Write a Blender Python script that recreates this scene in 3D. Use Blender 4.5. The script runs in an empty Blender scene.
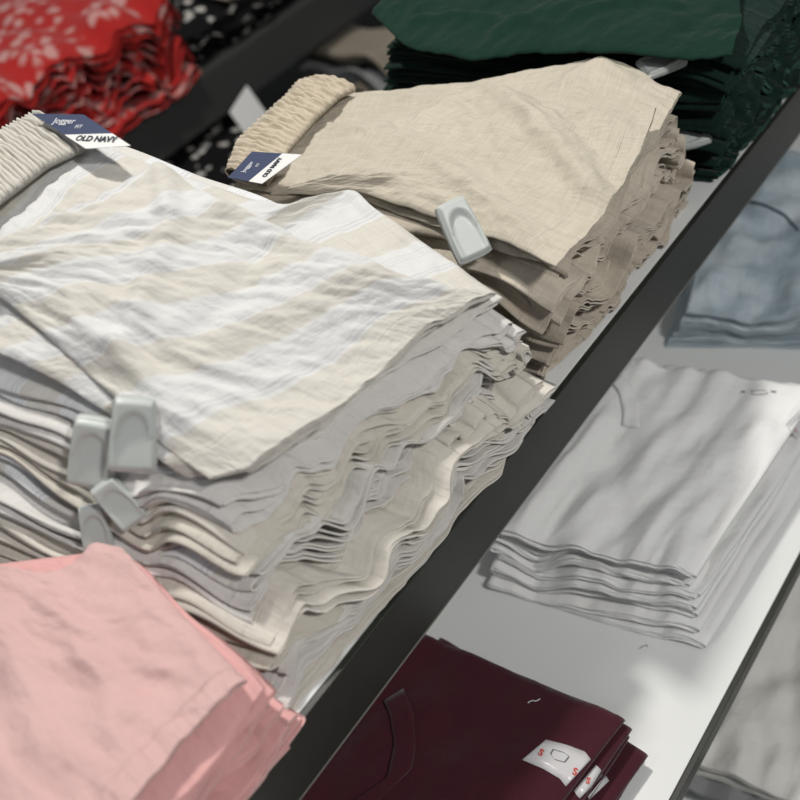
import bpy, math, random
import numpy as np
from mathutils import Vector, Matrix

SC = bpy.context.scene
COL = SC.collection

# ------------------------------------------------------------------ camera
F_PX, CAM_H = 900.0, 0.70
VX, VZ = np.array([1546., -860.]), np.array([633.77, 1255.48])   # vanishing points of the shelf edge and of plumb lines
X_ = np.array([VX[0]-400, VX[1]-400, F_PX]); X_ /= np.linalg.norm(X_)
D_ = np.array([VZ[0]-400, VZ[1]-400, F_PX]); D_ /= np.linalg.norm(D_)
D_ = D_ - X_*D_.dot(X_); D_ /= np.linalg.norm(D_)
Z_ = -D_; Y_ = np.cross(Z_, X_)
RM = np.array([X_, Y_, Z_])

def P(px, py, z):
    """world point at height z seen at photo position px, py"""
    d = RM @ np.array([px-400., py-400., F_PX])
    return np.array([0, 0, CAM_H]) + d*((z-CAM_H)/d[2])

cam_d = bpy.data.cameras.new('camera'); cam = bpy.data.objects.new('camera', cam_d); COL.objects.link(cam)
cam_d.sensor_width = 36; cam_d.sensor_fit = 'HORIZONTAL'; cam_d.lens = F_PX/800*36
cam_d.clip_start = 0.02
m = Matrix.Identity(4)
for i in range(3):
    m[i][0] = RM[i, 0]; m[i][1] = -RM[i, 1]; m[i][2] = -RM[i, 2]
m[2][3] = CAM_H
cam.matrix_world = m
SC.camera = cam
cam_d.dof.use_dof = True
cam_d.dof.focus_distance = 0.92
cam_d.dof.aperture_fstop = 3.4

# ------------------------------------------------------------------ light
SC.view_settings.view_transform = 'Standard'; SC.view_settings.look = 'None'
SC.view_settings.exposure = 0.0; SC.view_settings.gamma = 1.0
SC.view_settings.use_curve_mapping = False
W = bpy.data.worlds.new('world'); SC.world = W; W.use_nodes = True
W.node_tree.nodes['Background'].inputs[0].default_value = (0.93, 0.96, 1.0, 1)
W.node_tree.nodes['Background'].inputs[1].default_value = 0.16

def area(name, loc, target, size, power, color=(1, 1, 1), sy=None):
    l = bpy.data.lights.new(name, 'AREA'); l.energy = power; l.color = color
    l.shape = 'RECTANGLE'; l.size = size; l.size_y = sy or size
    o = bpy.data.objects.new(name, l); COL.objects.link(o); o.location = loc
    d = Vector(target)-Vector(loc)
    o.rotation_euler = d.to_track_quat('-Z', 'Y').to_euler()
    return o
area('ceiling_light', (0.8, 1.12, 2.4), (0.5, 0.4, 0), 0.16, 43, (1.0, 0.97, 0.91))
area('ceiling_light', (0.35, -1.2, 1.9), (0.5, 0.3, -.1), 0.25, 28, (1.0, 0.98, 0.95))
area('ceiling_light', (-1.3, 1.0, 2.4), (0.3, 0.5, 0), 0.3, 5, (0.96, 0.97, 1.0))

# ------------------------------------------------------------------ helpers
rng = np.random.RandomState(7)
def noise(x, y, z=0.0, seed=0):
    """vectorised gradient noise, about -1..1"""
    x, y, z = np.broadcast_arrays(np.asarray(x, float), np.asarray(y, float), np.asarray(z, float))
    xi, yi, zi = np.floor(x).astype(np.int64), np.floor(y).astype(np.int64), np.floor(z).astype(np.int64)
    xf, yf, zf = x-xi, y-yi, z-zi
    u, v, w = [t*t*t*(t*(t*6-15)+10) for t in (xf, yf, zf)]
    def g(i, j, k):
        h = (xi+i)*374761393 + (yi+j)*668265263 + (zi+k)*2147483647 + seed*974634777
        h = (h ^ (h >> 13))*1274126177 & 0xffffffff
        h = (h ^ (h >> 16)) & 0xffffffff
        a = (h & 0xfff)/4096.*2*np.pi; c = ((h >> 12) & 0xfff)/2048.-1
        s = np.sqrt(np.maximum(0, 1-c*c))
        return s*np.cos(a)*(xf-i)+s*np.sin(a)*(yf-j)+c*(zf-k)
    def L(a, b, t): return a+(b-a)*t
    return 1.55*L(L(L(g(0,0,0), g(1,0,0), u), L(g(0,1,0), g(1,1,0), u), v),
             L(L(g(0,0,1), g(1,0,1), u), L(g(0,1,1), g(1,1,1), u), v), w)
def fbm(x, y, z=0., seed=0, o=3):
    r = 0; a = 1.
    for i in range(o):
        r = r+a*noise(x*2**i, y*2**i, z, seed+i*17); a *= .5
    return r
def sstep(e0, e1, x):
    t = np.clip((x-e0)/(e1-e0), 0, 1); return t*t*(3-2*t)

def mesh_obj(name, verts, faces, mat, parent=None, uv=None, smooth=True):
    me = bpy.data.meshes.new(name)
    verts = np.asarray(verts, np.float32); faces = np.asarray(faces, np.int32)
    n, k = faces.shape
    me.vertices.add(len(verts)); me.vertices.foreach_set('co', verts.ravel())
    me.loops.add(n*k); me.loops.foreach_set('vertex_index', faces.ravel())
    me.polygons.add(n); me.polygons.foreach_set('loop_start', np.arange(0, n*k, k, dtype=np.int32))
    me.polygons.foreach_set('loop_total', np.full(n, k, np.int32))
    me.update(calc_edges=True)
    if uv is not None:
        l = me.uv_layers.new(name='UVMap'); l.data.foreach_set('uv', np.asarray(uv, np.float32)[faces.ravel()].ravel())
    me.polygons.foreach_set('use_smooth', np.full(n, smooth))
    if mat: me.materials.append(mat)
    me.validate()
    o = bpy.data.objects.new(name, me); COL.objects.link(o)
    if parent: o.parent = parent
    return o
def pymesh(name, vs, fs, mat, parent=None, bevel=0, smooth=False, seg=2):
    me = bpy.data.meshes.new(name); me.from_pydata([tuple(map(float, v)) for v in vs], [], fs); me.update()
    if mat: me.materials.append(mat)
    if smooth: me.polygons.foreach_set('use_smooth', [True]*len(me.polygons))
    o = bpy.data.objects.new(name, me); COL.objects.link(o)
    if parent: o.parent = parent
    if bevel:
        b = o.modifiers.new('bevel', 'BEVEL'); b.width = bevel; b.segments = seg
    return o
def box(name, x0, x1, y0, y1, z0, z1, mat, parent=None, bevel=0.001):
    vs = [(x, y, z) for x in (x0, x1) for y in (y0, y1) for z in (z0, z1)]
    fs = [(0,1,3,2), (4,6,7,5), (0,4,5,1), (2,3,7,6), (0,2,6,4), (1,5,7,3)]
    return pymesh(name, vs, fs, mat, parent, bevel)
def empty(name, loc=(0, 0, 0)):
    o = bpy.data.objects.new(name, None); COL.objects.link(o); o.location = loc; o.empty_display_size = .02; return o
def tag(o, label, cat, group=None):
    o['label'] = label; o['category'] = cat
    if group: o['group'] = group
    return o

# ------------------------------------------------------------------ materials
def newmat(name):
    mt = bpy.data.materials.new(name); mt.use_nodes = True
    nt = mt.node_tree; return mt, nt, nt.nodes['Principled BSDF']
def plain(name, col, rough=.5, metallic=0, bump=0, scale=200, spec=.5):
    mt, nt, b = newmat(name)
    b.inputs['Base Color'].default_value = (*col, 1); b.inputs['Roughness'].default_value = rough
    b.inputs['Metallic'].default_value = metallic; b.inputs['Specular IOR Level'].default_value = spec
    tc = nt.nodes.new('ShaderNodeTexCoord'); n = nt.nodes.new('ShaderNodeTexNoise')
    n.inputs['Scale'].default_value = scale; nt.links.new(tc.outputs['Object'], n.inputs['Vector'])
    bp = nt.nodes.new('ShaderNodeBump'); bp.inputs['Strength'].default_value = bump; bp.inputs['Distance'].default_value = .001
    nt.links.new(n.outputs[0], bp.inputs['Height']); nt.links.new(bp.outputs[0], b.inputs['Normal'])
    return mt

def fabric(name, col, col2=None, slub=.5, weave=1., rough=.9, stripes=None, print_=None, hem=.024, crease=.6, sheen=.15, mott=.25, spec=.2):
    """woven cloth: UV in metres (u across, v from the hem)"""
    mt, nt, b = newmat(name); N = nt.nodes.new; Lk = nt.links.new
    col2 = col2 or tuple(c*.8 for c in col)
    uv = N('ShaderNodeUVMap'); uv.uv_map = 'UVMap'
    def mapping(sx, sy):
        m_ = N('ShaderNodeMapping'); m_.inputs['Scale'].default_value = (sx, sy, 1); Lk(uv.outputs[0], m_.inputs[0]); return m_
    def tex(sx, sy, sc, det=3.):
        t = N('ShaderNodeTexNoise'); t.inputs['Scale'].default_value = sc; t.inputs['Detail'].default_value = det
        Lk(mapping(sx, sy).outputs[0], t.inputs['Vector']); return t
    s1 = tex(1, .06, 480); s2 = tex(.06, 1, 480)      # threads both ways
    big = tex(1, 1, 14, 4)
    add = N('ShaderNodeMath'); add.operation = 'ADD'; Lk(s1.outputs[0], add.inputs[0]); Lk(s2.outputs[0], add.inputs[1])
    # colour
    mr = N('ShaderNodeMapRange'); mr.inputs['From Min'].default_value = .75; mr.inputs['From Max'].default_value = 1.25
    mr.inputs['To Min'].default_value = .5-slub*.5; mr.inputs['To Max'].default_value = .5+slub*.5; Lk(add.outputs[0], mr.inputs[0])
    mb = N('ShaderNodeMapRange'); mb.inputs['From Min'].default_value = .3; mb.inputs['From Max'].default_value = .7
    mb.inputs['To Min'].default_value = -mott; mb.inputs['To Max'].default_value = mott; Lk(big.outputs[0], mb.inputs[0])
    ad = N('ShaderNodeMath'); ad.operation = 'ADD'; ad.use_clamp = True; Lk(mr.outputs[0], ad.inputs[0]); Lk(mb.outputs[0], ad.inputs[1])
    mx = N('ShaderNodeMix'); mx.data_type = 'RGBA'; Lk(ad.outputs[0], mx.inputs[0])
    mx.inputs[6].default_value = (*col, 1); mx.inputs[7].default_value = (*col2, 1)
    out = mx.outputs[2]
    sep = N('ShaderNodeSeparateXYZ'); Lk(uv.outputs[0], sep.inputs[0])
    if stripes:
        per, c_s, c_l = stripes
        dv = N('ShaderNodeMath'); dv.operation = 'DIVIDE'; dv.inputs[1].default_value = per; Lk(sep.outputs[1], dv.inputs[0])
        fr = N('ShaderNodeMath'); fr.operation = 'FRACT'; Lk(dv.outputs[0], fr.inputs[0])
        r = N('ShaderNodeValToRGB'); r.color_ramp.interpolation = 'CONSTANT'; e = r.color_ramp.elements
        e[0].position = 0; e[0].color = (0, 0, 0, 1); e[1].position = .46; e[1].color = (1, 1, 1, 1)
        Lk(fr.outputs[0], r.inputs[0])
        m2 = N('ShaderNodeMix'); m2.data_type = 'RGBA'; Lk(r.outputs[0], m2.inputs[0]); Lk(out, m2.inputs[6]); m2.inputs[7].default_value = (*c_s, 1)
        r2 = N('ShaderNodeValToRGB'); r2.color_ramp.interpolation = 'CONSTANT'
        e = r2.color_ramp.elements; e[0].position = 0; e[0].color = (0,0,0,1); e[1].position = .50; e[1].color = (.55,)*3+(1,)
        for p_, v_ in ((.52, 0), (.55, .55), (.57, 0), (.80, .4), (.815, 0), (.84, .4), (.855, 0), (.88, .4), (.895, 0)):
            k = e.new(p_); k.color = (v_, v_, v_, 1)
        Lk(fr.outputs[0], r2.inputs[0])
        m3 = N('ShaderNodeMix'); m3.data_type = 'RGBA'; Lk(r2.outputs[0], m3.inputs[0]); Lk(m2.outputs[2], m3.inputs[6]); m3.inputs[7].default_value = (*c_l, 1)
        out = m3.outputs[2]
    if print_:
        c_p, sc, lo_, hi_ = print_
        n1 = tex(1, 1, sc, 3); 
        vo = N('ShaderNodeTexVoronoi'); vo.inputs['Scale'].default_value = sc*1.1; Lk(mapping(1, 1).outputs[0], vo.inputs['Vector'])
        sb = N('ShaderNodeMath'); sb.operation = 'SUBTRACT'; Lk(n1.outputs[0], sb.inputs[0]); Lk(vo.outputs['Distance'], sb.inputs[1])
        r3 = N('ShaderNodeValToRGB'); r3.color_ramp.elements[0].position = lo_; r3.color_ramp.elements[1].position = hi_
        Lk(sb.outputs[0], r3.inputs[0])
        m4 = N('ShaderNodeMix'); m4.data_type = 'RGBA'; Lk(r3.outputs[0], m4.inputs[0]); Lk(out, m4.inputs[6]); m4.inputs[7].default_value = (*c_p, 1)
        out = m4.outputs[2]
    Lk(out, b.inputs['Base Color'])
    b.inputs['Roughness'].default_value = rough; b.inputs['Specular IOR Level'].default_value = spec
    b.inputs['Sheen Weight'].default_value = sheen; b.inputs['Sheen Roughness'].default_value = .5
    # relief: threads, small creases, hem stitching
    bp = N('ShaderNodeBump'); bp.inputs['Strength'].default_value = weave*.5; bp.inputs['Distance'].default_value = .0009; Lk(add.outputs[0], bp.inputs['Height'])
    cr = tex(1, 1.3, 55, 4); cr2 = tex(1, .35, 26, 3)
    ac = N('ShaderNodeMath'); ac.operation = 'ADD'; Lk(cr.outputs[0], ac.inputs[0]); Lk(cr2.outputs[0], ac.inputs[1])
    b2 = N('ShaderNodeBump'); b2.inputs['Strength'].default_value = crease*1.15; b2.inputs['Distance'].default_value = .004; Lk(ac.outputs[0], b2.inputs['Height']); Lk(bp.outputs[0], b2.inputs['Normal'])
    last = b2
    if hem:
        pk = tex(1, .22, 150, 2); mk = N('ShaderNodeMapRange'); mk.inputs['From Min'].default_value = .045; mk.inputs['From Max'].default_value = .02; Lk(sep.outputs[1], mk.inputs[0])
        pm = N('ShaderNodeMath'); pm.operation = 'MULTIPLY'; Lk(pk.outputs[0], pm.inputs[0]); Lk(mk.outputs[0], pm.inputs[1])
        b4 = N('ShaderNodeBump'); b4.inputs['Strength'].default_value = .7; b4.inputs['Distance'].default_value = .003; Lk(pm.outputs[0], b4.inputs['Height']); Lk(b2.outputs[0], b4.inputs['Normal']); b2 = b4
        r4 = N('ShaderNodeValToRGB'); e = r4.color_ramp.elements
        e[0].position = 0; e[0].color = (1,1,1,1); e[1].position = 1; e[1].color = (.35,.35,.35,1)
        sc = 1/.1
        for p_, v_ in ((hem*sc-.016, 1), (hem*sc-.006, .5), (hem*sc+.004, .75), (hem*sc+.02, .35)):
            k = e.new(p_); k.color = (v_, v_, v_, 1)
        mu = N('ShaderNodeMath'); mu.operation = 'MULTIPLY'; mu.inputs[1].default_value = sc; mu.use_clamp = True; Lk(sep.outputs[1], mu.inputs[0]); Lk(mu.outputs[0], r4.inputs[0])
        b3 = N('ShaderNodeBump'); b3.inputs['Strength'].default_value = .8; b3.inputs['Distance'].default_value = .0016
        Lk(r4.outputs[0], b3.inputs['Height']); Lk(b2.outputs[0], b3.inputs['Normal']); last = b3
    Lk(last.outputs[0], b.inputs['Normal'])
    return mt

M = {}
LB = (.76, .71, .62)
M['stripe_top'] = fabric('striped_linen', (.645, .62, .565), (.56, .535, .485), stripes=(.076, (.66, .66, .65), (.50, .50, .51)), slub=.8, mott=.12)
M['stripe_low'] = [fabric('pale_linen_%s' % w, c, tuple(k*.86 for k in c), slub=.3, stripes=s, mott=.15) for w, c, s in (
    ('ecru', (.69, .65, .58), None), ('lilac', (.71, .69, .665), None), ('mist', (.71, .69, .65), (.088, (.72, .73, .74), (.5, .5, .53))), ('oat', (.66, .62, .54), None))]
M['beige'] = fabric('beige_linen', (.59, .54, .45), (.44, .395, .315), slub=.6, mott=.15)
M['beige_low'] = [fabric('beige_linen_folded', (.55, .49, .41), (.43, .375, .30), slub=.55), fabric('beige_linen_pale', (.62, .56, .47), (.49, .43, .35), slub=.55)]
M['green'] = fabric('dark_green_cotton', (.004, .030, .018), (.003, .020, .012), slub=.3, weave=.5, sheen=.06, mott=.2)
M['green_low'] = [fabric('dark_green_twill', (.004, .022, .015), (.003, .014, .010), slub=.4, weave=.6, sheen=.08)]
M['pink'] = fabric('pink_cotton', (.68, .455, .435), (.61, .39, .375), slub=.2, weave=.5, mott=.2, crease=.45)
M['pink_low'] = [fabric('pink_cotton_folded', (.78, .44, .425), (.70, .37, .36), slub=.2, weave=.5)]
M['maroon'] = fabric('maroon_jersey', (.060, .010, .018), (.045, .008, .014), slub=.2, weave=.5, hem=0, sheen=.3, crease=.35)
M['white'] = fabric('white_jersey', (.86, .86, .85), (.81, .81, .80), slub=.15, weave=.35, hem=0, crease=.5, mott=.15)
M['blue'] = fabric('washed_blue_denim', (.34, .43, .49), (.60, .67, .71), slub=.5, weave=.6, hem=0, crease=.8, mott=.7)
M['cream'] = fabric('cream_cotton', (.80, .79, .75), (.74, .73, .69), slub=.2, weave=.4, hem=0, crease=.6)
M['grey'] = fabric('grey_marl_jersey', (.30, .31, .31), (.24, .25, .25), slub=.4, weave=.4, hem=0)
M['red'] = fabric('red_floral_cotton', (.46, .022, .018), (.36, .015, .014), print_=((.55, .28, .26), 26., .02, .22), hem=0, slub=.1)
M['black'] = fabric('black_spotted_cloth', (.006, .006, .007), (.004, .004, .005), print_=((.62, .60, .56), 24., .17, .26), hem=0, slub=.1, sheen=0)
M['tan'] = fabric('tan_chino', (.30, .26, .20), (.22, .19, .15), hem=0, slub=.1)
M['navy'] = fabric('navy_denim', (.035, .06, .10), (.06, .09, .14), hem=0, slub=.3)
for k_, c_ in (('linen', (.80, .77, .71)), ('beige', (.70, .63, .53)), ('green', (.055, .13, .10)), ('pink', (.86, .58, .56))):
    M['edge_'+k_] = plain('highlit_%s_edge' % k_, c_, .9, spec=.1)  # paler rim colour paints in the light that cloth edges catch
M['board'] = plain('white_laminate', (.76, .77, .76), .32, bump=.03)
M['edge'] = plain('olive_black_metal', (.022, .023, .018), .42, bump=.15, scale=900)
M['edge_line'] = plain('bare_metal_lip', (.22, .22, .20), .4)
M['rack'] = plain('dark_grey_laminate', (.045, .047, .045), .6)
M['plastic'] = plain('pale_grey_plastic', (.50, .53, .51), .38)
M['card_navy'] = plain('navy_card', (.055, .07, .13), .35)
M['card_white'] = plain('white_card', (.80, .80, .78), .35)
M['ink_white'] = plain('white_ink', (.75, .76, .8), .5)
M['ink_dark'] = plain('dark_ink', (.02, .025, .04), .5)
M['ink_red'] = plain('red_ink', (.55, .04, .02), .5)
M['ink_grey'] = plain('grey_ink', (.16, .16, .17), .5)
M['film'] = plain('clear_white_sticker', (.60, .59, .60), .25)
M['seam'] = plain('dark_seam_thread', (.25, .25, .27), .8)
M['floor'] = plain('dark_floor', (.05, .05, .05), .5)

# ------------------------------------------------------------------ cloth builders
def solid(o, t=.0011, rim=None):
    s = o.modifiers.new('cloth_thickness', 'SOLIDIFY'); s.thickness = t; s.offset = 0
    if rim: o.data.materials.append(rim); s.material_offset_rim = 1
    return o

def bside(nb, r):
    """b samples (metres of half edge r) dense at both folds"""
    e = np.array([0, .06, .2, .45, .75, 1.0])*r
    mid = np.linspace(r, 1-r, nb-10)
    return np.concatenate([e[:-1], mid, 1-e[:-1][::-1]])

def loop_mesh(name, up, lo, mat, uvw, parent=None, th=.0011):
    """a flattened cloth tube from an upper and a lower pass (na x nb x 3 each)"""
    na, nb = up.shape[:2]
    V = np.concatenate([up, lo[:, ::-1][:, 1:-1]], axis=1)       # share the two side folds
    U = np.concatenate([uvw, uvw[:, ::-1][:, 1:-1]+np.array([.37, 0])], axis=1)
    nt = V.shape[1]
    i = np.arange(na-1)[:, None]; j = np.arange(nt)[None, :]; j2 = (j+1) % nt
    f = np.stack([i*nt+j, i*nt+j2, (i+1)*nt+j2, (i+1)*nt+j], -1).reshape(-1, 4)
    return V.reshape(-1, 3), f, U.reshape(-1, 2)

def merge(parts):
    vs, fs, us = [], [], []; n = 0
    for v, f, u in parts:
        vs.append(v); fs.append(f+n); us.append(u); n += len(v)
    return np.concatenate(vs), np.concatenate(fs), np.concatenate(us)

def tube(base, th, na, nb, seed, L, Wd, amp=.004, sig=.7, wr=1., asamp=None, hemfreq=9., rip=0.0):
    """base: na x nb x 3 mid surface on the given sample grid; returns mesh arrays"""
    pass

def agrid(na, conc=1.6):
    t = np.linspace(0, 1, na); return 1-(1-t)**conc

def stack(n, T, B, mats, name, cat, labels, group=None, tubes=2, na=46, nb=84, seed=1, sig=.9, warp=.010, ext=.012, lay=.004,
          fx=9., side=1., zf=18., th=.0017, floor_z=0., topdrop=0., openlen=.10, wrk=.0015, skip_top=0, jit=.006, ripple=.5, rot=.012, droop=.10, bulge=.008, wco=0., wcf=(10, 10), seedc=5, nested=0, rim=None, mcorner=.9, mlow=.45, mthr=.42, mlam=.030, mamp=.008):
    """n folded garments lying on each other between footprint B (on the shelf) and T (top surface).
       corners: [a0b0, a0b1, a1b0, a1b1]; a=1 is the open end, b=0/1 are the folded sides"""
    T = np.array(T); B = np.array(B)
    R = random.Random(seed)
    a = agrid(na)[:, None]*np.ones((1, nb)); b = (bside(nb, .03)[None, :])*np.ones((na, 1))
    Ld = np.linalg.norm((T[2]+T[3])/2-(T[0]+T[1])/2); Wd = np.linalg.norm(T[3]-T[2])
    Ml = n*tubes*2
    A_m, B_m = a*Ld, b*Wd
    d_end = (1-a)*Ld
    edge = np.exp(-(d_end/openlen)**1.5)
    side_e = np.exp(-(np.minimum(b, 1-b)*Wd/.035)**1.5)*side
    loose = np.clip(edge+.6*side_e, 0, 1.)
    # spacing between layers: always positive, so sheets never cross
    gaps = []
    for j in range(Ml):
        g = noise(B_m*fx*2.0, A_m*7, j*.37, seed)+.5*noise(B_m*fx*5, A_m*12, j*.9, seed+5)
        gaps.append(np.exp(sig*loose*g*1.7))
    gaps = np.array(gaps); cum = np.cumsum(gaps, 0); lev = (cum-.5*gaps)/cum[-1]
    objs = []
    for k in range(n-skip_top):
        jx, jy, jr = R.gauss(0, jit), R.gauss(0, jit), R.gauss(0, rot)
        ex_k = (R.random()**1.4)*ext*(1.25-.75*k/max(1, n-1))
        parts = []
        for t in range(tubes):
            j0 = (k*tubes+t)*2
            tj = R.gauss(0, jit*.5); ex_t = ex_k+R.gauss(0, ext*.28)
            passes = []
            for q in (1, 0):
                l = lev[j0+q]
                l3 = l[..., None]
                C = [B[c]*(1-l3)+T[c]*l3 for c in range(4)]
                # half-closed sides: both passes meet at the fold
                P0 = C[0]*((1-a)*(1-b))[..., None]+C[1]*((1-a)*b)[..., None]+C[2]*(a*(1-b))[..., None]+C[3]*(a*b)[..., None]
                passes.append([P0, l])
            mid = .5*(passes[0][0]+passes[1][0])
            db = np.minimum(b, 1-b)*Wd
            hgt = passes[0][0][..., 2]-passes[1][0][..., 2]
            rr = np.clip(hgt*.8, .0015, .02)
            close = np.sqrt(np.clip(1-(1-np.clip(db/rr, 0, 1))**2, 0, 1))
            out = []
            du = (T[2]-T[0])[:2]; du = du/np.linalg.norm(du); dv = (T[3]-T[2])[:2]; dv = dv/np.linalg.norm(dv)
            for qi, (P0, l) in enumerate(passes):
                sgn = 1-2*qi
                Q = mid+(P0-mid)*close[..., None]
                lm = .5*(passes[0][1]+passes[1][1])
                zz = lm*(T[:, 2].mean()-B[:, 2].mean())
                calm = 1-.75*sstep(.3, .75, lm)
                # coherent waves shared by neighbouring layers
                wz = warp*(noise(B_m*fx*.9, zz*zf*.8, A_m*5, seed+31)+.3*calm*noise(B_m*fx*3, zz*zf, A_m*5, seed+33))*edge + warp*.5*noise(A_m*fx*1.5, zz*zf, B_m*4, seed+37)*side_e
                tap = sstep(0, .18, lm)*(1-.7*sstep(.8, 1., lm))
                Q[..., 2] += wz*tap
                ln = j0+q if False else j0+qi
                e = ex_t+ext*.55*noise(B_m*fx*1.5, (k*tubes+t)*.53, 0, seed+41)+ext*.35*ripple*calm*noise(B_m*fx*6, ln*.41, 0, seed+43)
                e = e+calm*ripple*warp*.9*noise(B_m*fx*3.4, zz*zf*1.3, .5, seed+47)*1.0
                e = e+bulge*(1-(2*b-1)**2)*np.sin(np.pi*np.clip(lm*.8+.1, 0, 1))
                s = e*(a**3)
                # sideways shuffling of the ripples
                sx = calm*ripple*warp*1.0*noise(B_m*fx*3.0, zz*zf, A_m*6, seed+53)*edge
                # hem edges that double back on themselves in small loops
                mk = np.clip(noise(B_m*fx*.8, zz*zf*1.1, .2, seed+71)*1.3+mcorner*sstep(.72, 1, b)+mlow*(1-sstep(.05, .38, lm))-mthr, 0, 1)*np.exp(-(d_end/.045)**2)
                ph = 2*np.pi*(B_m/mlam+.8*noise(B_m*fx*.9, zz*zf*.7, .1, seed+73))
                wz2 = mk*mamp*np.sin(ph)
                sx = sx-mk*mamp*.62*np.sin(2*ph)
                sy = side*.006*noise(A_m*fx*1.2, ln*.31, 0, seed+59)*(2*b-1)*side_e
                Q[..., 0] += du[0]*s+dv[0]*(sx+sy+tj)+jx
                Q[..., 1] += du[1]*s+dv[1]*(sx+sy+tj)+jy
                Q[..., 2] += wz2*tap
                if wco: Q[..., 2] += wco*(.4+.6*lm)*(noise(A_m*wcf[0]+.6*noise(A_m*9, B_m*9, 0, seedc+3), B_m*wcf[1], zz*3, seedc)+.5*noise(A_m*wcf[0]*2.3, B_m*wcf[1]*2.1, zz*3, seedc+1)-.35*np.abs(noise(A_m*wcf[0]*1.3, B_m*wcf[1]*1.7, zz*3, seedc+2)))*sstep(0, .02, db)
                # what sticks out hangs down
                hang = np.clip((s+.055-d_end)/.06, 0, 1.4)
                Q[..., 2] -= (Q[..., 2]-floor_z)*droop*hang**2
                Q[..., 2] += wrk*fbm(A_m*14, B_m*14, k*3.1, seed+61, 2)*tap
                out.append(Q)
            c0 = T.mean(0)
            for Q in out:
                x, y = Q[..., 0]-c0[0], Q[..., 1]-c0[1]
                Q[..., 0] = c0[0]+x*math.cos(jr)-y*math.sin(jr); Q[..., 1] = c0[1]+x*math.sin(jr)+y*math.cos(jr)
                Q[..., 2] = np.maximum(Q[..., 2], floor_z+.0012+.0009*(k*tubes+t))
            uvw = np.stack([B_m+k*.3+t*.11, d_end], -1)
            for nn_ in range(nested):
                mq = .5*(out[0]+out[1]); c_in = .55 if nested == 1 else (.66-.4*nn_)
                sh = (.0035+.003*nn_)*(1-2*b); ea = (.004*noise(B_m*20, k*.7+nn_, 0, seed+81)+R.gauss(0, .003))*a**3
                ins = []
                for Q in out:
                    I = mq+(Q-mq)*c_in; I[..., 0] += dv[0]*sh+du[0]*ea; I[..., 1] += dv[1]*sh+du[1]*ea; ins.append(I)
                parts.append(loop_mesh('', ins[0], ins[1], None, uvw))
            parts.append(loop_mesh('', out[0], out[1], None, uvw))
        v, f, u = merge(parts)
        mt = mats[k % len(mats)] if isinstance(mats, list) else mats
        cen = np.array([v[:, 0].mean(), v[:, 1].mean(), v[:, 2].min()])
        o = mesh_obj(name, v-cen, f, mt, uv=u); o.location = cen
        solid(o, th, rim)
        tag(o, labels[k] if isinstance(labels, (list, tuple)) else labels, cat, group)
        objs.append(o)
    return objs

def poly(pts, t):
    """smooth polyline of pixel+height points -> world points at parameters t"""
    Wp = np.array([P(*p) for p in pts])
    if len(Wp) == 2: 
        return Wp[0]+(Wp[1]-Wp[0])*t[:, None]
    d = np.concatenate([[0], np.cumsum(np.linalg.norm(np.diff(Wp, axis=0), axis=1))]); d /= d[-1]
    # catmull-rom style resampling
    tt = np.linspace(0, 1, 200); lin = np.stack([np.interp(tt, d, Wp[:, i]) for i in range(3)], 1)
    ker = np.hanning(17); ker /= ker.sum()
    pad = np.concatenate([2*lin[0]-lin[1:9][::-1], lin, 2*lin[-1]-lin[-9:-1][::-1]])
    sm = np.stack([np.convolve(pad[:, i], ker, 'valid') for i in range(3)], 1)
    sm[0] = Wp[0]; sm[-1] = Wp[-1]
    return np.stack([np.interp(t, tt, sm[:, i]) for i in range(3)], 1)

def ridges(XY, lst):
    z = np.zeros(XY.shape[:2])
    for pts, wd, ht in lst:
        Wp = np.array([P(*p)[:2] for p in pts])
        best = np.full(z.shape, 9.); sg = np.zeros(z.shape); tpar = np.zeros(z.shape)
        nseg = len(Wp)-1
        for i in range(nseg):
            d = Wp[i+1]-Wp[i]; L2 = d@d
            t = np.clip(((XY-Wp[i])@d)/L2, 0, 1)
            q = Wp[i]+t[..., None]*d; r = np.linalg.norm(XY-q, axis=-1)
            s = np.sign(d[0]*(XY[..., 1]-q[..., 1])-d[1]*(XY[..., 0]-q[..., 0]))
            c = r < best
            best = np.where(c, r, best); sg = np.where(c, s, sg); tpar = np.where(c, (i+t)/nseg, tpar)
        prof = np.exp(-(best/wd)**2)
        fade = sstep(0, .15, tpar)*(1-sstep(.8, 1., tpar))+.0
        if ht < 0: fade = np.maximum(fade, .3)
        z += ht*prof*fade
    return z

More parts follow.
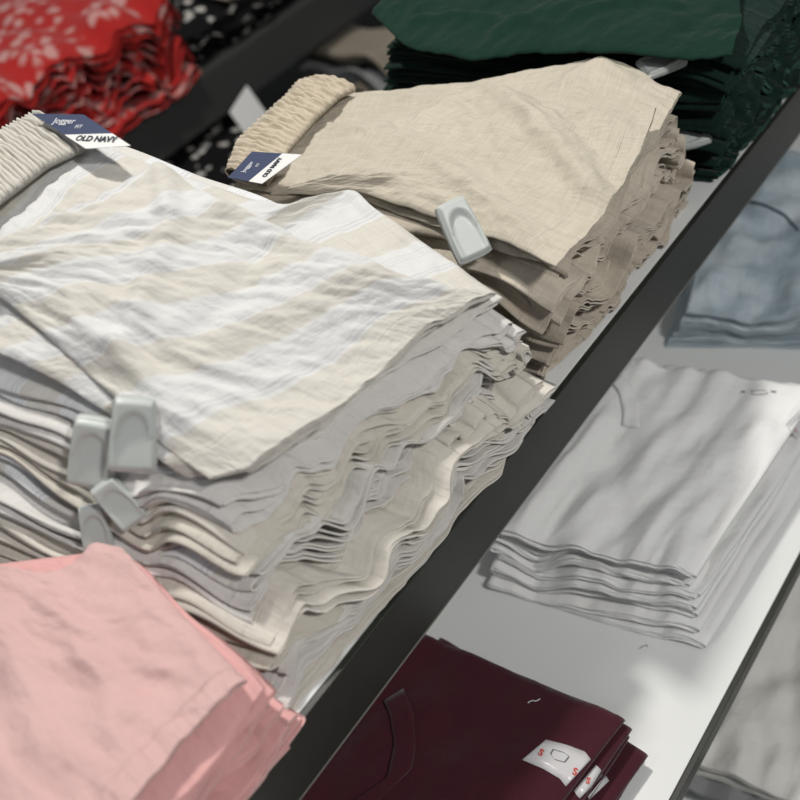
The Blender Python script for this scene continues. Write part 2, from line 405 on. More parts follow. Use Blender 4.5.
def panel(K, Hm, Nr, Fr, th=.004, na=170, nb=170, seed=3, wr=.003, wfreq=(9, 16), rdg=(), hemwave=.002, thick_end=None, gapsig=.5, edgecurl=0., wdir=0., fine=.0011):
    """top garment leg: Coons patch from four edges (back, hem, near, far) given as photo position + height"""
    av = agrid(na, 1.25); bv = bside(nb, .02)
    K_, H_, N_, F_ = poly(K, bv), poly(Hm, bv), poly(Nr, av), poly(Fr, av)
    a = av[:, None, None]; b = bv[None, :, None]
    S = (1-b)*N_[:, None]+b*F_[:, None]+(1-a)*K_[None]+a*H_[None]-((1-a)*(1-b)*K_[0]+(1-a)*b*K_[-1]+a*(1-b)*H_[0]+a*b*H_[-1])
    a, b = a[..., 0]*np.ones((1, nb)), b[..., 0]*np.ones((na, 1))
    Ld = np.linalg.norm(H_.mean(0)-K_.mean(0)); Wd = np.linalg.norm(H_[-1]-H_[0])
    Am, Bm = a*Ld, b*Wd
    c, s_ = math.cos(wdir), math.sin(wdir)
    u = Am*c+Bm*s_; v = -Am*s_+Bm*c
    # long soft folds with rather sharp crests
    n1 = noise(u*wfreq[0]+.8*noise(u*5, v*5, 0, seed+9), v*wfreq[1]+.7*noise(u*7, v*7, 0, seed+19), .3, seed); n2 = noise(u*wfreq[0]*2.1, v*wfreq[1]*1.9, .7, seed+1)
    crest = lambda n: (1-np.abs(n)*2.2)
    dz = wr*(.9*n1-.55*np.abs(n2)-.5*np.abs(noise(u*wfreq[0]*1.4, v*wfreq[1]*1.3, .9, seed+2))+.35*noise(u*wfreq[0]*4, v*wfreq[1]*3, 0, seed+3))+fine*fbm(u*55, v*70, 0, seed+8, 3)
    rz = ridges(S[..., :2], rdg)
    hw = np.exp(-((1-a)*Ld/.05)**2)*hemwave*noise(Bm*26, 0, 0, seed+4)*1.5
    D = dz+rz+hw
    dside = np.minimum(b, 1-b)*Wd
    hh = .5*th*np.exp(gapsig*(noise(Am*10, Bm*10, 0, seed+6)+np.exp(-((1-a)*Ld/.03))*1.3*noise(Bm*20, .3, 0, seed+7)))
    rr = .006
    close = np.sqrt(np.clip(1-(1-np.clip(dside/rr, 0, 1))**2, 0, 1))
    up, lo = S.copy(), S.copy()
    up[..., 2] += D+(hh*close); lo[..., 2] += D*.75-(hh*close)
    # sides sag a little
    sag = np.exp(-(dside/.012)**1)*.003
    up[..., 2] -= sag; lo[..., 2] -= sag
    uvw = np.stack([Bm, (1-a)*Ld+sstep(0, .06, (1-a)*Ld)*(.018*noise(Am*6, Bm*7, 0, seed+70)+.004*noise(Am*16, Bm*18, 0, seed+71))], -1)
    return loop_mesh('', up, lo, None, uvw), up

def obj_from(name, parts, mat, parent=None, th=.0011):
    v, f, u = merge(parts); cen = np.array([v[:, 0].mean(), v[:, 1].mean(), v[:, 2].min()])
    o = mesh_obj(name, v-cen if not parent else v, f, mat, parent, uv=u)
    if not parent: o.location = cen
    solid(o, th); return o

def surf_mat(p, n, xdir):
    """matrix with z along n and x along xdir"""
    n = Vector(n).normalized(); x = Vector(xdir); x = (x-n*x.dot(n)).normalized(); y = n.cross(x)
    mm = Matrix.Identity(4)
    for i in range(3): mm[i][0], mm[i][1], mm[i][2], mm[i][3] = x[i], y[i], n[i], p[i]
    return mm

def put_child(o, parent, mw):
    o.parent = parent; o.matrix_parent_inverse = Matrix.Identity(4)
    bpy.context.view_layer.update()
    o.matrix_local = parent.matrix_world.inverted() @ mw

def text_obj(body, size, mat, parent, mw, name='lettering', align='CENTER', bold=0.0):
    cu = bpy.data.curves.new(name, 'FONT'); cu.body = body; cu.size = size; cu.align_x = align; cu.align_y = 'CENTER'; cu.extrude = .00012; cu.offset = bold
    tmp = bpy.data.objects.new('tmp', cu); COL.objects.link(tmp)
    bpy.context.view_layer.update()
    me = bpy.data.meshes.new_from_object(tmp.evaluated_get(bpy.context.evaluated_depsgraph_get()))
    bpy.data.objects.remove(tmp)
    me.materials.clear(); me.materials.append(mat)
    o = bpy.data.objects.new(name, me); COL.objects.link(o); put_child(o, parent, mw); return o

# security tag mesh: a tapered pale block with a rounded thumb scoop
def tag_mesh():
    nx, ny = 22, 34; w, l, t = .0135, .0235, .0075
    vs, fs = [], []
    def prof(u, v):
        wx = w*(1-.10*v)*(1-.06*abs(v)**4)
        x = u*wx; y = v*l*(1-.05*abs(u)**4)
        e = max(abs(u), abs(v))
        z = t*(1-sst(.84, 1., e)*.45)
        z += .0022*v
        # scoop: sharp arc on one end, shallow ramp at the other
        d = math.hypot(x/(w*.74), (y-.001)/(l*.62))
        if y > .001: k = 1-sst(.80, .96, d)
        else: k = (1-sst(.78, .95, abs(x)/(w*.86)))*(1-.0*abs(v))
        z -= .0030*k*(1-.75*sst(.0, 1., (.3-v)/1.3))
        return (x, y, z)
    def sst(a_, b_, x): 
        q = min(1, max(0, (x-a_)/(b_-a_))); return q*q*(3-2*q)
    for j in range(ny):
        for i in range(nx):
            u = -1+2*i/(nx-1); v = -1+2*j/(ny-1); vs.append(prof(math.sin(u*math.pi/2), math.sin(v*math.pi/2)))
    for j in range(ny-1):
        for i in range(nx-1):
            fs.append((j*nx+i, j*nx+i+1, (j+1)*nx+i+1, (j+1)*nx+i))
    rim = [i for i in range(nx)]+[j*nx+nx-1 for j in range(1, ny)]+[(ny-1)*nx+i for i in range(nx-2, -1, -1)]+[j*nx for j in range(ny-2, 0, -1)]
    n0 = len(vs)
    for r in rim: x, y, z = vs[r]; vs.append((x*1.01, y*1.01, -.002))
    n1 = len(vs)
    for r in rim: x, y, z = vs[r]; vs.append((x*.85, y*.9, -.0045))
    m_ = len(rim)
    for i in range(m_):
        k = (i+1) % m_
        fs.append((rim[k], rim[i], n0+i, n0+k)); fs.append((n0+k, n0+i, n1+i, n1+k))
    fs.append(tuple(n1+i for i in range(m_)))
    me = bpy.data.meshes.new('security_tag'); me.from_pydata(vs, [], fs); me.update()
    me.materials.append(M['plastic']); me.polygons.foreach_set('use_smooth', [True]*len(me.polygons))
    return me
TAG = tag_mesh()
def sec_tag(parent, p, n, up, s=1.0):
    """n: outward face normal, up: direction of the scooped end"""
    o = bpy.data.objects.new('security_tag', TAG); COL.objects.link(o); o['label'] = 'pale grey plastic security tag'
    n = Vector(n).normalized(); y = Vector(up); y = (y-n*y.dot(n)).normalized(); x = y.cross(n)
    mw = Matrix.Identity(4)
    for i in range(3): mw[i][0], mw[i][1], mw[i][2], mw[i][3] = x[i]*s, y[i]*s, n[i]*s, p[i]
    put_child(o, parent, mw); return o

def brand_card(parent, quad, label, word='Jogger'):
    """navy and white card: quad = [top-left, top-right, bottom-right, bottom-left] world, bottom third is white"""
    q = [np.array(c) for c in quad]
    def sheet(name, v0, v1, mat, par):
        nn, mm_ = 10, 8; vs = []; fs = []
        for j in range(mm_):
            for i in range(nn):
                u, v = i/(nn-1), v0+(v1-v0)*j/(mm_-1)
                p = (q[0]*(1-u)+q[1]*u)*(1-v)+(q[3]*(1-u)+q[2]*u)*v
                p = p+np.array([0, 0, .0]); vs.append(p)
        for j in range(mm_-1):
            for i in range(nn-1): fs.append((j*nn+i, j*nn+i+1, (j+1)*nn+i+1, (j+1)*nn+i))
        o = pymesh(name, vs, fs, mat, None); bpy.context.view_layer.update(); put_child(o, par, Matrix.Identity(4))
        s = o.modifiers.new('t', 'SOLIDIFY'); s.thickness = .0006; return o
    c = sheet('brand_card', 0, .62, M['card_navy'], parent); c['label'] = label
    w = sheet('card_strip', .62, 1., M['card_white'], c)
    x = q[1]-q[0]; yv = q[0]-q[3]; n = np.cross(x, yv); n /= np.linalg.norm(n)
    if n[2] < 0: n = -n
    wid = np.linalg.norm(x); hgt = np.linalg.norm(yv)
    def at(u, v): 
        return (q[0]*(1-u)+q[1]*u)*(1-v)+(q[3]*(1-u)+q[2]*u)*v+np.array([0, 0, .0])+n*.0013
    bpy.context.view_layer.update()
    text_obj('OLD NAVY', min(hgt*.27, wid*.145), M['ink_dark'], w, surf_mat(at(.5, .78), n, x), bold=.0003)
    text_obj(word, min(hgt*.19, wid*.16), M['ink_white'], c, surf_mat(at(.42, .24), n, x))
    text_obj('FIT', min(hgt*.1, wid*.1), M['ink_white'], c, surf_mat(at(.52, .42), n, x))
    return c

def waistband(parent, pts0, pts1, mat, h=.012, seed=5, ribs=34, dz=.004, n=420):
    """gathered elastic band between outer edge pts0 and inner edge pts1"""
    t = np.linspace(0, 1, n); A, Bq = poly(pts0, t), poly(pts1, t)
    m_ = 26; s = np.linspace(0, 1, m_)
    S = A[:, None]*(1-s)[None, :, None]+Bq[:, None]*s[None, :, None]
    tt = t[:, None]*ribs
    ph = tt+.35*noise(tt*.5, s[None]*2.0, 0, seed)
    g = (.5+.5*np.cos(2*np.pi*ph))**.7*(.5+.7*np.abs(noise(tt*.7, s[None]*2.5, 1, seed+2)))
    rows = .25*np.cos(2*np.pi*s[None]*4.0)
    env = np.sin(np.pi*np.clip(s, 0, 1))[None]**.35
    up = S.copy(); up[..., 2] += h*.5*env+dz*(g+rows*.4)*1.0*(.45+.55*env)
    lo = S.copy(); lo[..., 2] -= h*.5*env
    up[..., 0] += .0012*noise(tt, s[None]*5, 2, seed); 
    Lw = np.linalg.norm(A[-1]-A[0])
    uvw = np.stack([s[None]*.04*np.ones((n, 1)), t[:, None]*Lw*np.ones((1, m_))+.2], -1)
    part = loop_mesh('', up, lo, None, uvw)
    o = obj_from('waistband', [part], mat, None); bpy.context.view_layer.update(); return o

ORD = ['topmost', 'second', 'third', 'fourth', 'fifth', 'sixth', 'seventh', 'eighth', 'ninth', 'tenth', 'eleventh', 'twelfth', 'thirteenth', 'fourteenth', 'fifteenth', 'sixteenth', 'seventeenth', 'eighteenth', 'nineteenth', 'twentieth']
def ordlabels(n, fmt, first=1):
    """bottom-to-top list, counted from the top; 'first' garments above are labelled on their own"""
    out = []
    for k in range(n):
        i = n-1-k+first
        w = 'bottom' if k == 0 else ORD[i]+' from the top'
        out.append(fmt.replace('@', w))
    return out

# ------------------------------------------------------------------ structure
SX0, SX1 = -0.9, 2.6
Z1, Z2, Z3 = 0.0, -0.35, -0.72
Y1, Y2, Y3 = 0.3705, 0.135, -0.12
fl = box('floor', -4, 6, -3, 7, -1.25, -1.2, M['floor'], bevel=0); fl['kind'] = 'structure'
def shelf(label, z, y0, y1, ht, front):
    e = empty('display_shelf', (SX0, y0, z)); tag(e, label, 'shelf', None)
    bpy.context.view_layer.update()
    o = box('shelf_board', SX0, SX1, y0+.003, y1, z-.022, z, M['board'], None, .0008); put_child(o, e, Matrix.Identity(4))
    o = box('front_edge', SX0, SX1, y0-.004, y0+.0025, z-ht, z-.0005, M['edge'], None, .0008); put_child(o, e, Matrix.Identity(4)); o['label'] = 'dark olive metal front edge'
    o = box('edge_lip', SX0, SX1, y0-.0048, y0+.0025, z-ht-.0012, z-ht-.0001, M['edge_line'], None, 0); put_child(o, e, Matrix.Identity(4))
    return e
shelf('upper white shelf with a deep dark metal front edge, under the piles of shorts', Z1, Y1, .87, .088, 1)
shelf('white shelf one level down, holding the white and the maroon tops', Z2, Y2, 1.05, .036, 1)
shelf('lowest white shelf in the right corner, under the cream clothes', Z3, Y3, 1.05, .04, 1)
# far fixture
FZ, FY = -.25, 1.82
def far_shelf(z, y0, y1, ht, label):
    e = empty('far_display_shelf', (SX0, y0, z)); tag(e, label, 'shelf'); bpy.context.view_layer.update()
    for nm, a_ in (('shelf_board', (SX0, 4.2, y0+.003, y1, z-.03, z)), ('front_edge', (SX0, 4.2, y0-.005, y0+.0025, z-ht, z-.001))):
        o = box(nm, *a_, M['rack'], None, .0008); put_child(o, e, Matrix.Identity(4))
far_shelf(FZ, FY, 2.75, .12, 'blurred dark grey shelf behind the linen shorts, holding the red floral clothes')
far_shelf(-.72, 1.55, 2.75, .05, 'lower dark shelf behind the linen shorts, holding black spotted clothes')

# ------------------------------------------------------------------ pile of striped shorts
def garment_shift(q, d): return [np.array(c)+np.array(d) for c in q]
ST = [P(-190, 300, .285), P(42, 122, .285), P(203, 474, .188), P(493, 292, .178)]
SB = [np.array([-.02, .86, 0]), np.array([.47, .90, 0]), np.array([.12, .382, 0]), np.array([.515, .366, 0])]
lab = ordlabels(11, 'folded pale linen shorts in the striped pile, @')
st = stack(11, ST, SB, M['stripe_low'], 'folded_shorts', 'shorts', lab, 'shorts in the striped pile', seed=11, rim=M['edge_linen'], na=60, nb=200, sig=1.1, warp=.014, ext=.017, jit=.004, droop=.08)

up1, s1 = panel(K=[(-190, 300, .308), (-70, 262, .317), (0, 236, .318), (80, 205, .316), (165, 167, .311)],
    Hm=[(207, 474, .197), (250, 465, .197), (330, 413, .195), (420, 330, .192), (494, 290, .188)],
    Nr=[(-190, 300, .308), (-60, 275, .302), (0, 292, .292), (65, 350, .262), (120, 400, .235), (160, 440, .212), (207, 474, .197)],
    Fr=[(165, 167, .311), (230, 205, .292), (300, 238, .262), (390, 268, .234), (450, 285, .205), (494, 290, .188)],
    th=.005, seed=21, wr=.007, wfreq=(9, 22), wdir=.5,
    rdg=[([(165, 168, .3), (180, 240, .28), (150, 330, .25), (110, 390, .24)], .011, .008),
         ([(200, 200, .28), (300, 260, .25), (420, 300, .2)], .014, .009),
         ([(60, 300, .28), (150, 400, .23), (200, 445, .2)], .012, .008),
         ([(20, 300, .28), (110, 370, .24), (160, 410, .22)], .008, -.005),
         ([(270, 240, .26), (250, 330, .22), (180, 380, .22)], .012, -.006)])
lo1, _ = panel(K=[(-190, 330, .285), (-60, 200, .298), (40, 124, .298)],
    Hm=[(185, 474, .186), (250, 470, .189), (330, 418, .187), (420, 336, .184), (496, 289, .184)],
    Nr=[(-190, 330, .285), (-60, 330, .27), (0, 352, .262), (60, 380, .243), (120, 418, .22), (160, 458, .20), (185, 474, .186)],
    Fr=[(40, 124, .298), (130, 155, .292), (285, 205, .252), (355, 188, .232), (368, 205, .224), (430, 243, .205), (496, 289, .184)],
    th=.004, seed=23, wr=.005, wfreq=(10, 24), rdg=[([(285, 205, .25), (340, 190, .23), (430, 243, .2)], .01, .004)])
top = obj_from('folded_shorts', [up1, lo1], M['stripe_top'])
tag(top, 'white and beige striped linen shorts, topmost of the pile in the middle', 'shorts', None)
bpy.context.view_layer.update()
wb = waistband(top, [(-190, 255, .308), (-60, 170, .310), (0, 134, .310), (34, 116, .308)],
               [(-150, 330, .306), (-10, 212, .308), (50, 166, .307), (90, 148, .304)], fabric('striped_band', (.66, .635, .58), (.56, .53, .48), hem=0, slub=.3), seed=3, ribs=56, dz=.009)
put_child(wb, top, wb.matrix_world.copy()); wb['label'] = 'gathered elastic waistband'
# ------------------------------------------------------------------ pile of beige shorts
BT = [P(235, 188, .19), P(318, 92, .19), P(553, 264, .172), P(672, 96, .165)]
BB = [np.array([.50, .82, 0]), np.array([.78, .86, 0]), np.array([.55, .40, 0]), np.array([.90, .395, 0])]
lab = ordlabels(9, 'folded beige linen shorts in the beige pile, @')
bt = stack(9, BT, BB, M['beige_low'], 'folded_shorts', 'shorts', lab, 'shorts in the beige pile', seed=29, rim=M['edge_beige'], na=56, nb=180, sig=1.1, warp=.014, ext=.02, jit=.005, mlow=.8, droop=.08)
up2, s2 = panel(K=[(268, 190, .210), (335, 172, .220), (400, 128, .223), (440, 100, .223), (482, 84, .220)],
    Hm=[(556, 266, .184), (598, 222, .184), (640, 155, .190), (656, 109, .194)],
    Nr=[(268, 190, .210), (365, 190, .202), (440, 214, .196), (510, 242, .190), (556, 266, .184)],
    Fr=[(482, 84, .220), (515, 95, .217), (580, 106, .209), (656, 109, .194)],
    th=.005, seed=31, wr=.006, wfreq=(9, 20), wdir=-.5,
    rdg=[([(470, 92, .2), (420, 118, .2), (380, 150, .2), (300, 188, .2)], .010, .008),
         ([(488, 92, .2), (530, 130, .2), (580, 170, .2), (610, 200, .2)], .014, .012),
         ([(470, 110, .2), (480, 150, .2), (500, 190, .2)], .014, -.007),
         ([(560, 115, .2), (600, 150, .2), (620, 180, .2)], .012, -.006),
         ([(400, 150, .2), (470, 190, .2), (540, 240, .2)], .013, .007)])
lo2, _ = panel(K=[(236, 187, .192), (272, 140, .194), (312, 92, .194)],
    Hm=[(540, 257, .172), (590, 220, .171), (650, 150, .170), (682, 88, .172)],
    Nr=[(236, 187, .192), (365, 198, .188), (440, 226, .183), (500, 248, .176), (540, 257, .172)],
    Fr=[(312, 92, .194), (400, 88, .192), (490, 78, .192), (600, 54, .190), (645, 70, .182), (682, 88, .172)],
    th=.004, seed=33, wr=.004, wfreq=(12, 24), rdg=[([(560, 85, .19), (600, 62, .19), (640, 90, .18)], .01, .006),
         ([(345, 105, .19), (400, 100, .19), (450, 98, .19)], .008, .006), ([(330, 130, .19), (370, 135, .19), (400, 128, .19)], .008, .006)])
topb = obj_from('folded_shorts', [up2, lo2], M['beige']); tag(topb, 'plain beige linen shorts with a ruched waist, topmost of the beige pile', 'shorts')
bpy.context.view_layer.update()
wb2 = waistband(topb, [(226, 174, .206), (238, 142, .208), (262, 120, .21), (284, 100, .21), (298, 84, .21), (318, 80, .208)],
                [(268, 186, .204), (290, 150, .206), (318, 118, .207), (342, 96, .207), (356, 90, .204)], fabric('beige_band', (.62, .55, .44), (.48, .41, .31), hem=0, slub=.5), seed=8, ribs=26, dz=.008)
put_child(wb2, topb, wb2.matrix_world.copy()); wb2['label'] = 'gathered elastic waistband'

# ------------------------------------------------------------------ pile of green shorts
GT = [P(385, 40, .205), P(560, -110, .205), P(728, 56, .185), P(850, -130, .185)]
GB = [np.array([.86, .84, 0]), np.array([1.22, .84, 0]), np.array([.95, .386, 0]), np.array([1.38, .386, 0])]
lab = ordlabels(13, 'dark green shorts folded in the green pile, @')
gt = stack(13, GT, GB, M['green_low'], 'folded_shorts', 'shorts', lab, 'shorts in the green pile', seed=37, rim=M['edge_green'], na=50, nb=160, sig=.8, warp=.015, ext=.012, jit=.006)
up3, s3 = panel(K=[(372, 12, .215), (420, -50, .22), (520, -110, .22)],
    Hm=[(732, 52, .195), (742, 20, .20), (738, -10, .197), (800, -80, .195)],
    Nr=[(372, 12, .215), (405, 42, .213), (470, 58, .21), (540, 48, .207), (620, 52, .203), (690, 54, .199), (732, 52, .195)],
    Fr=[(520, -110, .22), (700, -110, .2), (800, -80, .195)],
    th=.006, seed=41, wr=.005, wfreq=(9, 22), wdir=1.1, hemwave=.006,
    rdg=[([(400, 25, .21), (480, 20, .21), (560, 30, .21)], .01, .006), ([(560, 20, .21), (640, 5, .2), (700, 10, .2)], .01, .006), ([(480, 40, .21), (560, 10, .21), (640, -20, .2)], .012, .005)])
topg = obj_from('folded_shorts', [up3], M['green']); tag(topg, 'dark green cotton shorts, topmost of the green pile in the upper right corner', 'shorts')

# ------------------------------------------------------------------ pile of pink shorts
PT = [P(-120, 570, .12), P(118, 548, .12), P(60, 850, .098), P(240, 684, .098)]
PB = [np.array([-.22, .66, 0]), np.array([.10, .62, 0]), np.array([-.2, .385, 0]), np.array([.125, .382, 0])]
lab = ordlabels(5, 'pink cotton shorts folded in the pink pile, @')
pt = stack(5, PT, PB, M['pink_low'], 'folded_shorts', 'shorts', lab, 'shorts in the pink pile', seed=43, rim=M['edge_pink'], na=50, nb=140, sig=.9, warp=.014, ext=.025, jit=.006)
up4, s4 = panel(K=[(-180, 620, .13), (-60, 560, .13), (40, 574, .13), (76, 560, .135), (92, 540, .14), (118, 542, .14)],
    Hm=[(20, 930, .11), (130, 808, .11), (175, 745, .11), (246, 680, .108)],
    Nr=[(-180, 620, .13), (-100, 780, .12), (20, 930, .11)],
    Fr=[(118, 542, .14), (150, 580, .132), (195, 628, .12), (246, 680, .108)],
    th=.005, seed=47, wr=.009, wfreq=(7, 18), wdir=.2,
    rdg=[([(40, 585, .13), (90, 650, .12), (130, 760, .12)], .014, .006), ([(0, 600, .13), (20, 700, .12), (60, 780, .12)], .014, .004)])
topp = obj_from('folded_shorts', [up4], M['pink']); tag(topp, 'pale pink cotton shorts, topmost of the pile in the lower left corner', 'shorts')

# ------------------------------------------------------------------ white tees
WT = [P(812, 380, -.235), P(628, 354, -.235), P(690, 565, -.235), P(498, 521, -.235)]
WB = [np.array([.93, .175, Z2]), np.array([.86, .50, Z2]), np.array([.543, .178, Z2]), np.array([.475, .45, Z2])]
def swap(q): return q
lab = ordlabels(8, 'plain white tee folded in the white pile, @', 0)
lab[-1] = 'white round-neck tee, topmost of the white pile below the dark edge'
wt = stack(8, WT, WB, M['white'], 'folded_tee', 'tee', lab, 'tees in the white pile', seed=53, droop=.02, bulge=0, mthr=9, na=90, nb=120, sig=.8, warp=.005, ext=.006, jit=.004, fx=4, zf=10, ripple=.15, floor_z=Z2, wrk=.0015, side=.4, rot=.012, tubes=1, nested=2, wco=.017, wcf=(6.5, 17), th=.0016)
# ------------------------------------------------------------------ maroon tees
MT = [P(620, 724, -.27), P(424, 637, -.27), P(470, 900, -.27), P(270, 800, -.27)]
MB = [np.array([.37, .165, Z2]), np.array([.36, .46, Z2]), np.array([.07, .17, Z2]), np.array([.06, .47, Z2])]
lab = ordlabels(5, 'maroon tee folded in the maroon pile, @', 0)
lab[-1] = 'maroon v-neck tee with a size sticker, topmost of the maroon pile'
mtq = stack(5, MT, MB, M['maroon'], 'folded_tee', 'tee', lab, 'tees in the maroon pile', seed=59, droop=.06, bulge=0, mthr=9, na=50, nb=90, sig=.5, warp=.004, ext=.006, jit=.005, fx=4, zf=10, ripple=.15, floor_z=Z2, wrk=.001, tubes=1, nested=1, side=.3, rot=.03, wco=.012, wcf=(8, 11), th=.0022)
# ------------------------------------------------------------------ blue jeans
LT = [P(900, 190, -.27), P(770, 150, -.27), P(800, 325, -.27)+np.array([.0, -.0, 0]), P(696, 318, -.27)]
LT = [np.array([1.45, .25, -.27]), np.array([1.45, .56, -.27]), np.array([1.09, .22, -.27]), np.array([1.0, .42, -.27])]
LBm = [np.array([1.46, .24, Z2]), np.array([1.46, .58, Z2]), np.array([1.10, .20, Z2]), np.array([.99, .455, Z2])]
lab = ordlabels(4, 'light blue denim garment folded in the blue pile, @', 0)
lb = stack(4, LT, LBm, M['blue'], 'folded_jeans', 'jeans', lab, 'jeans in the blue pile', seed=61, droop=.06, bulge=0, mthr=9, na=50, nb=80, sig=.5, warp=.005, ext=.008, jit=.004, fx=4, ripple=.2, floor_z=Z2, wrk=.003, tubes=2, wco=.022, wcf=(9, 14), th=.002)
# ------------------------------------------------------------------ cream clothes on the lowest shelf
CT = [P(950, 480, -.60), P(790, 430, -.60), P(830, 812, -.60), P(640, 738, -.60)]
CB = [c+np.array([0, 0, -.12]) for c in CT]
lab = ordlabels(5, 'cream garment folded on the lowest shelf, @ of its pile', 0)
lab = [l.replace('from the top of its pile', 'from the top') for l in lab]
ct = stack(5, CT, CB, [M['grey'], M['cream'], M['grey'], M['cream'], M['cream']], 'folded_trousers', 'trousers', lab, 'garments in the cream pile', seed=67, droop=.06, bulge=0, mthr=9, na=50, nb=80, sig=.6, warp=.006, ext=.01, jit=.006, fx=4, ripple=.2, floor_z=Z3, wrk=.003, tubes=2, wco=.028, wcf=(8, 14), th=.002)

# ------------------------------------------------------------------ far, blurred clothes
def simple_pile(n, cx, cy, lx, ly, z0, hgt, mats, name, cat, fmt, group, seed, **kw):
    B_ = [np.array([cx-lx/2, cy+ly/2, z0]), np.array([cx+lx/2, cy+ly/2, z0]), np.array([cx-lx/2, cy-ly/2, z0]), np.array([cx+lx/2, cy-ly/2, z0])]
    T_ = [c+np.array([0, 0, hgt]) for c in B_]
    return stack(n, T_, B_, mats, name, cat, ordlabels(n, fmt, 0), group, seed=seed, na=30, nb=50, floor_z=z0, **kw)
FAR = dict(warp=.02, wrk=.006, ext=.03, sig=.8, droop=.12, tubes=1)
simple_pile(6, .95, 2.03, .60, .44, FZ, .24, [M['red']], 'folded_shirt', 'shirt', 'red floral shirt folded on the far dark shelf, @', 'red floral shirts', 71, wco=.03, wcf=(2, 9), **FAR)
simple_pile(4, 1.52, 2.08, .48, .44, FZ, .10, [M['black']], 'folded_shirt', 'shirt', 'black spotted shirt folded right of the red floral shirts, @', 'black spotted shirts on the upper far shelf', 73, **FAR)
simple_pile(3, 1.48, 1.97, .10, .20, FZ+.105, .06, [M['tan'], M['grey']], 'folded_trousers', 'trousers', 'small blurred tan trousers lying on the black spotted shirts, @', 'tan trousers on the black shirts', 79, wco=.02, wcf=(2, 9), **FAR)
simple_pile(4, 1.15, 1.80, .5, .4, -.72, .32, [M['black']], 'folded_shirt', 'shirt', 'black spotted shirt on the lower far shelf behind the striped shorts, @', 'black spotted shirts on the lower far shelf', 83, **FAR)
simple_pile(5, 1.80, 1.80, .17, .34, -.72, .33, [M['tan'], M['grey']], 'folded_trousers', 'trousers', 'blurred trousers on the lower far shelf behind the beige shorts, @', 'trousers behind the beige shorts', 89, **FAR)
simple_pile(3, 2.22, 1.80, .4, .4, -.72, .16, [M['navy']], 'folded_jeans', 'jeans', 'blurred navy jeans on the lower far shelf beside the green pile, @', 'navy jeans far behind', 97, wco=.02, wcf=(6, 6), **FAR)
b_ = Matrix.Identity(4)
cw = .05
c_ = np.array([1.235, 1.62, -.325]); r_ = np.array([.8, .25, .1]); r_ /= np.linalg.norm(r_); u_ = np.array([-.1, .35, .9]); u_ /= np.linalg.norm(u_)
vs = [c_+r_*a*cw+u_*b*.072 for a, b in ((-1, -1), (1, -1), (1, 1), (-1, 1))]
cd = pymesh('price_card', [v-c_ for v in vs], [(0, 1, 2, 3)], M['card_white']); cd.location = c_
sm = cd.modifiers.new('t', 'SOLIDIFY'); sm.thickness = .003
tag(cd, 'blurred white card standing on the black spotted clothes behind the beige shorts', 'card')

# ------------------------------------------------------------------ details found on the cloth surfaces
def hit(px, py):
    d = Vector(RM @ np.array([px-400., py-400., F_PX])).normalized()
    ok, loc, nrm, idx, ob, _ = SC.ray_cast(bpy.context.evaluated_depsgraph_get(), Vector((0, 0, CAM_H)), d)
    if not ok: return None, None, None
    if nrm.dot(d) > 0: nrm = -nrm
    return np.array(loc), np.array(nrm), bpy.data.objects[ob.name]
def drape(name, A, Bq, mat, lift=.0012, n=24, m_=5, parent=None, label=None, th=.0007):
    """a narrow strip of cloth or paper lying on whatever is there between two outlines"""
    t = np.linspace(0, 1, n)
    def rs(L_):
        L_ = np.array(L_, float); d = np.concatenate([[0], np.cumsum(np.linalg.norm(np.diff(L_, axis=0), axis=1))]); d /= d[-1]
        return np.stack([np.interp(t, d, L_[:, i]) for i in range(2)], 1)
    a_, b2 = rs(A), rs(Bq); vs = []; par = parent
    for i in range(n):
        for j in range(m_):
            q = a_[i]+(b2[i]-a_[i])*j/(m_-1); p, nr, ob = hit(*q)
            if par is None: par = ob
            vs.append(p+np.array([0, 0, 1.])*lift)
    fs = [(i*m_+j, i*m_+j+1, (i+1)*m_+j+1, (i+1)*m_+j) for i in range(n-1) for j in range(m_-1)]
    while par.parent: par = par.parent
    o = pymesh(name, vs, fs, mat, smooth=True); bpy.context.view_layer.update(); put_child(o, par, Matrix.Identity(4))
    s_ = o.modifiers.new('t', 'SOLIDIFY'); s_.thickness = th
    if label: o['label'] = label
    return o, np.array(vs).mean(0)
bpy.context.view_layer.update()
# necklines
drape('collar', [(613, 385), (619, 394), (623, 412), (622, 427)], [(622, 376), (631, 386), (639, 406), (639, 429)], M['white'], lift=.0022, th=.0016, label='ribbed round neckline')
drape('collar', [(384, 702), (390, 714), (395, 745), (388, 778), (345, 808)], [(404, 690), (413, 712), (416, 745), (412, 770), (360, 818)], M['maroon'], lift=.0024, th=.0018, label='v neckline band')
# size stickers on the maroon tees
def red_s(px, py, size, par, direction=(14, 8)):
    p, nr, ob = hit(px, py); p2, _, _ = hit(px+direction[0]*.3, py+direction[1]*.3)
    n_ = nr if nr[2] > .2 else np.array([0, -.3, .95])
    text_obj('S', size, M['ink_red'], par, surf_mat(p+n_*.0008, n_, p2-p), name='size_letter', bold=.0003)
k1, _ = drape('size_sticker', [(546, 740), (566, 745), (585, 752), (591, 760)], [(522, 760), (543, 769), (560, 779), (566, 787)], M['film'], label='clear white size strip')
bpy.context.view_layer.update()
red_s(541, 753, .0105, k1)
red_s(575, 772, .0105, k1)
LOGO = [((553+x, 753+y)) for x, y in ((0, -4), (10, -1), (16, 3), (11, 9), (1, 6), (-3, 1), (0, -4))]
drape('printed_mark', LOGO, [(x+.9, y+.9) for x, y in LOGO], M['ink_grey'], lift=.0006, n=30, m_=2, parent=k1, th=.0001)

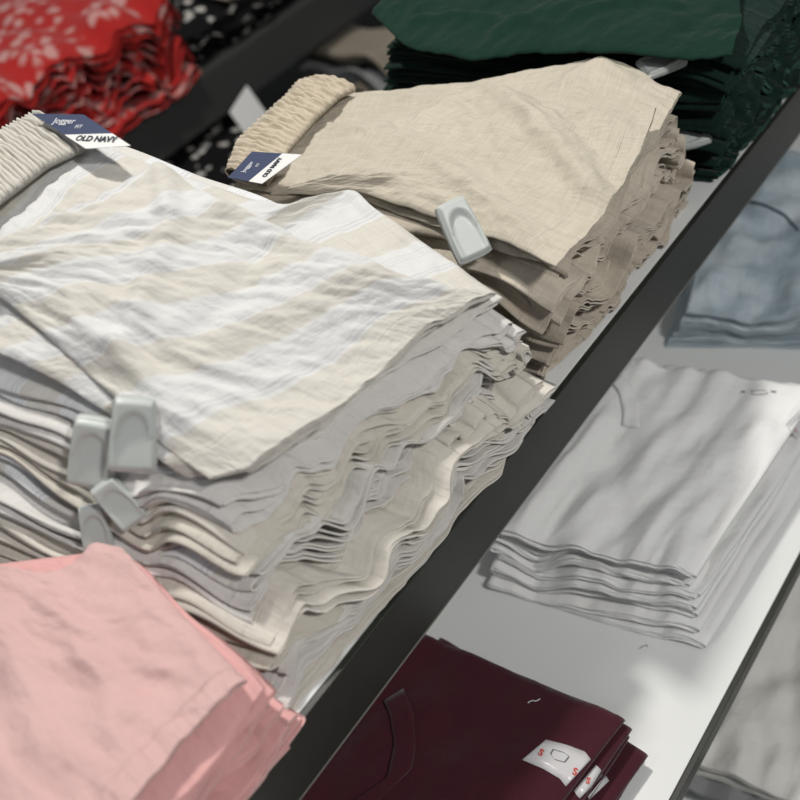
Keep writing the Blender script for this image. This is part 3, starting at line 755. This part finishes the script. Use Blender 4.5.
# second and third stickers peek out on the folds below
for A_, B_, sp in (([(596, 765), (601, 770), (603, 776)], [(574, 791), (577, 796), (580, 799)], (588, 781)), ([(606, 776), (609, 781)], [(588, 797), (590, 800)], None)):
    k2, _ = drape('size_sticker', A_, B_, M['film'], n=6, label='clear white size strip')
    bpy.context.view_layer.update()
    if sp: red_s(sp[0], sp[1], .009, k2)
# printed neck label on the white tee, small red size print on the right
for x0_, y0_, x1_, y1_ in ((741, 391, 745, 391.5), (771, 391, 776, 391.5)):
    drape('printed_mark', [(x0_, y0_), (x1_, y1_)], [(x0_, y0_+1.5), (x1_, y1_+1.5)], M['ink_grey'], lift=.0008, n=3, m_=2, th=.0001)
NL = [(751, 391), (765, 390), (768, 394), (752, 395), (751, 391)]
drape('printed_mark', NL, [(x+.6, y+.6) for x, y in NL], M['ink_grey'], lift=.0008, n=12, m_=2, th=.0001)
k3, _ = drape('size_sticker', [(786, 425), (806, 404)], [(796, 440), (816, 420)], M['film'], n=6, label='clear white size strip')
bpy.context.view_layer.update(); red_s(795, 430, .012, k3)
drape('seam', [(744, 199), (765, 204), (785, 214), (799, 230)], [(744, 202), (765, 207), (784, 217), (797, 232)], M['navy'], lift=.001, n=14, m_=2, th=.0004)
# loose threads
def thread(pix, mat, label, r=.0006):
    pts = []
    for q in pix:
        p, nr, ob = hit(*q); pts.append(p+np.array([0, 0, r]))
    c = np.mean(pts, 0); cu = bpy.data.curves.new('loose_thread', 'CURVE'); cu.dimensions = '3D'; cu.bevel_depth = r; cu.bevel_resolution = 2
    sp = cu.splines.new('NURBS'); sp.points.add(len(pts)-1); sp.use_endpoint_u = True; sp.order_u = 3
    for i, p in enumerate(pts): sp.points[i].co = (*(p-c), 1)
    tmp = bpy.data.objects.new('tmp', cu); COL.objects.link(tmp); bpy.context.view_layer.update()
    me = bpy.data.meshes.new_from_object(tmp.evaluated_get(bpy.context.evaluated_depsgraph_get())); bpy.data.objects.remove(tmp)
    me.materials.clear(); me.materials.append(mat)
    o = bpy.data.objects.new('loose_thread', me); COL.objects.link(o); o.location = c; tag(o, label, 'thread')
thread([(528, 703), (532, 700), (536, 702), (540, 699)], M['ink_white'], 'tiny white thread lying on the maroon tee', .0005)
thread([(639, 649), (643, 646), (648, 645), (647, 647)], M['ink_grey'], 'tiny dark thread lying on the white shelf below the white tees', .0005)

# paper brand cards
bpy.context.view_layer.update()
brand_card(top, [P(32, 114, .328), P(84, 115, .328), P(131, 146, .319), P(86, 149, .319)], 'navy and white paper brand card')
brand_card(topb, [P(228, 178, .228), P(252, 152, .228), P(302, 155, .230), P(262, 184, .230)], 'navy and white paper brand card')

# plastic security tags
def tag_at(px, py, n, updir, s=1.3, lift=.004, parent=None):
    p, nr, ob = hit(px, py)
    if parent is None:
        parent = ob
        while parent.parent: parent = parent.parent
    tocam = np.array([0, 0, CAM_H])-p; tocam /= np.linalg.norm(tocam)
    du_ = RM @ np.array([updir[0], updir[1], 0.])
    return sec_tag(parent, p+tocam*lift*3.0, n, du_, s)
tags_ = [(94, 452, (-.62, -.62, .50), (.18, -1), 1.32), (134, 434, (-.45, -.72, .55), (.06, -1), 1.30),
         (462, 231, (-.25, -.62, .75), (-.5, -1), 1.25), (120, 502, (-.5, -.6, .45), (-.7, -1), 1.0), (96, 528, (-.5, -.6, .5), (-.1, -1), .9),
         (662, 64, (-.1, -.2, .97), (.9, -.4), 1.1), (688, 138, (-.3, -.3, .85), (1, -.1), 1.1)]
for t_ in tags_: tag_at(t_[0], t_[1], t_[2], t_[3], t_[4], lift=.0085 if t_[0] == 462 else .004)

print('verts', sum(len(o.data.vertices) for o in bpy.data.objects if o.type == 'MESH'))
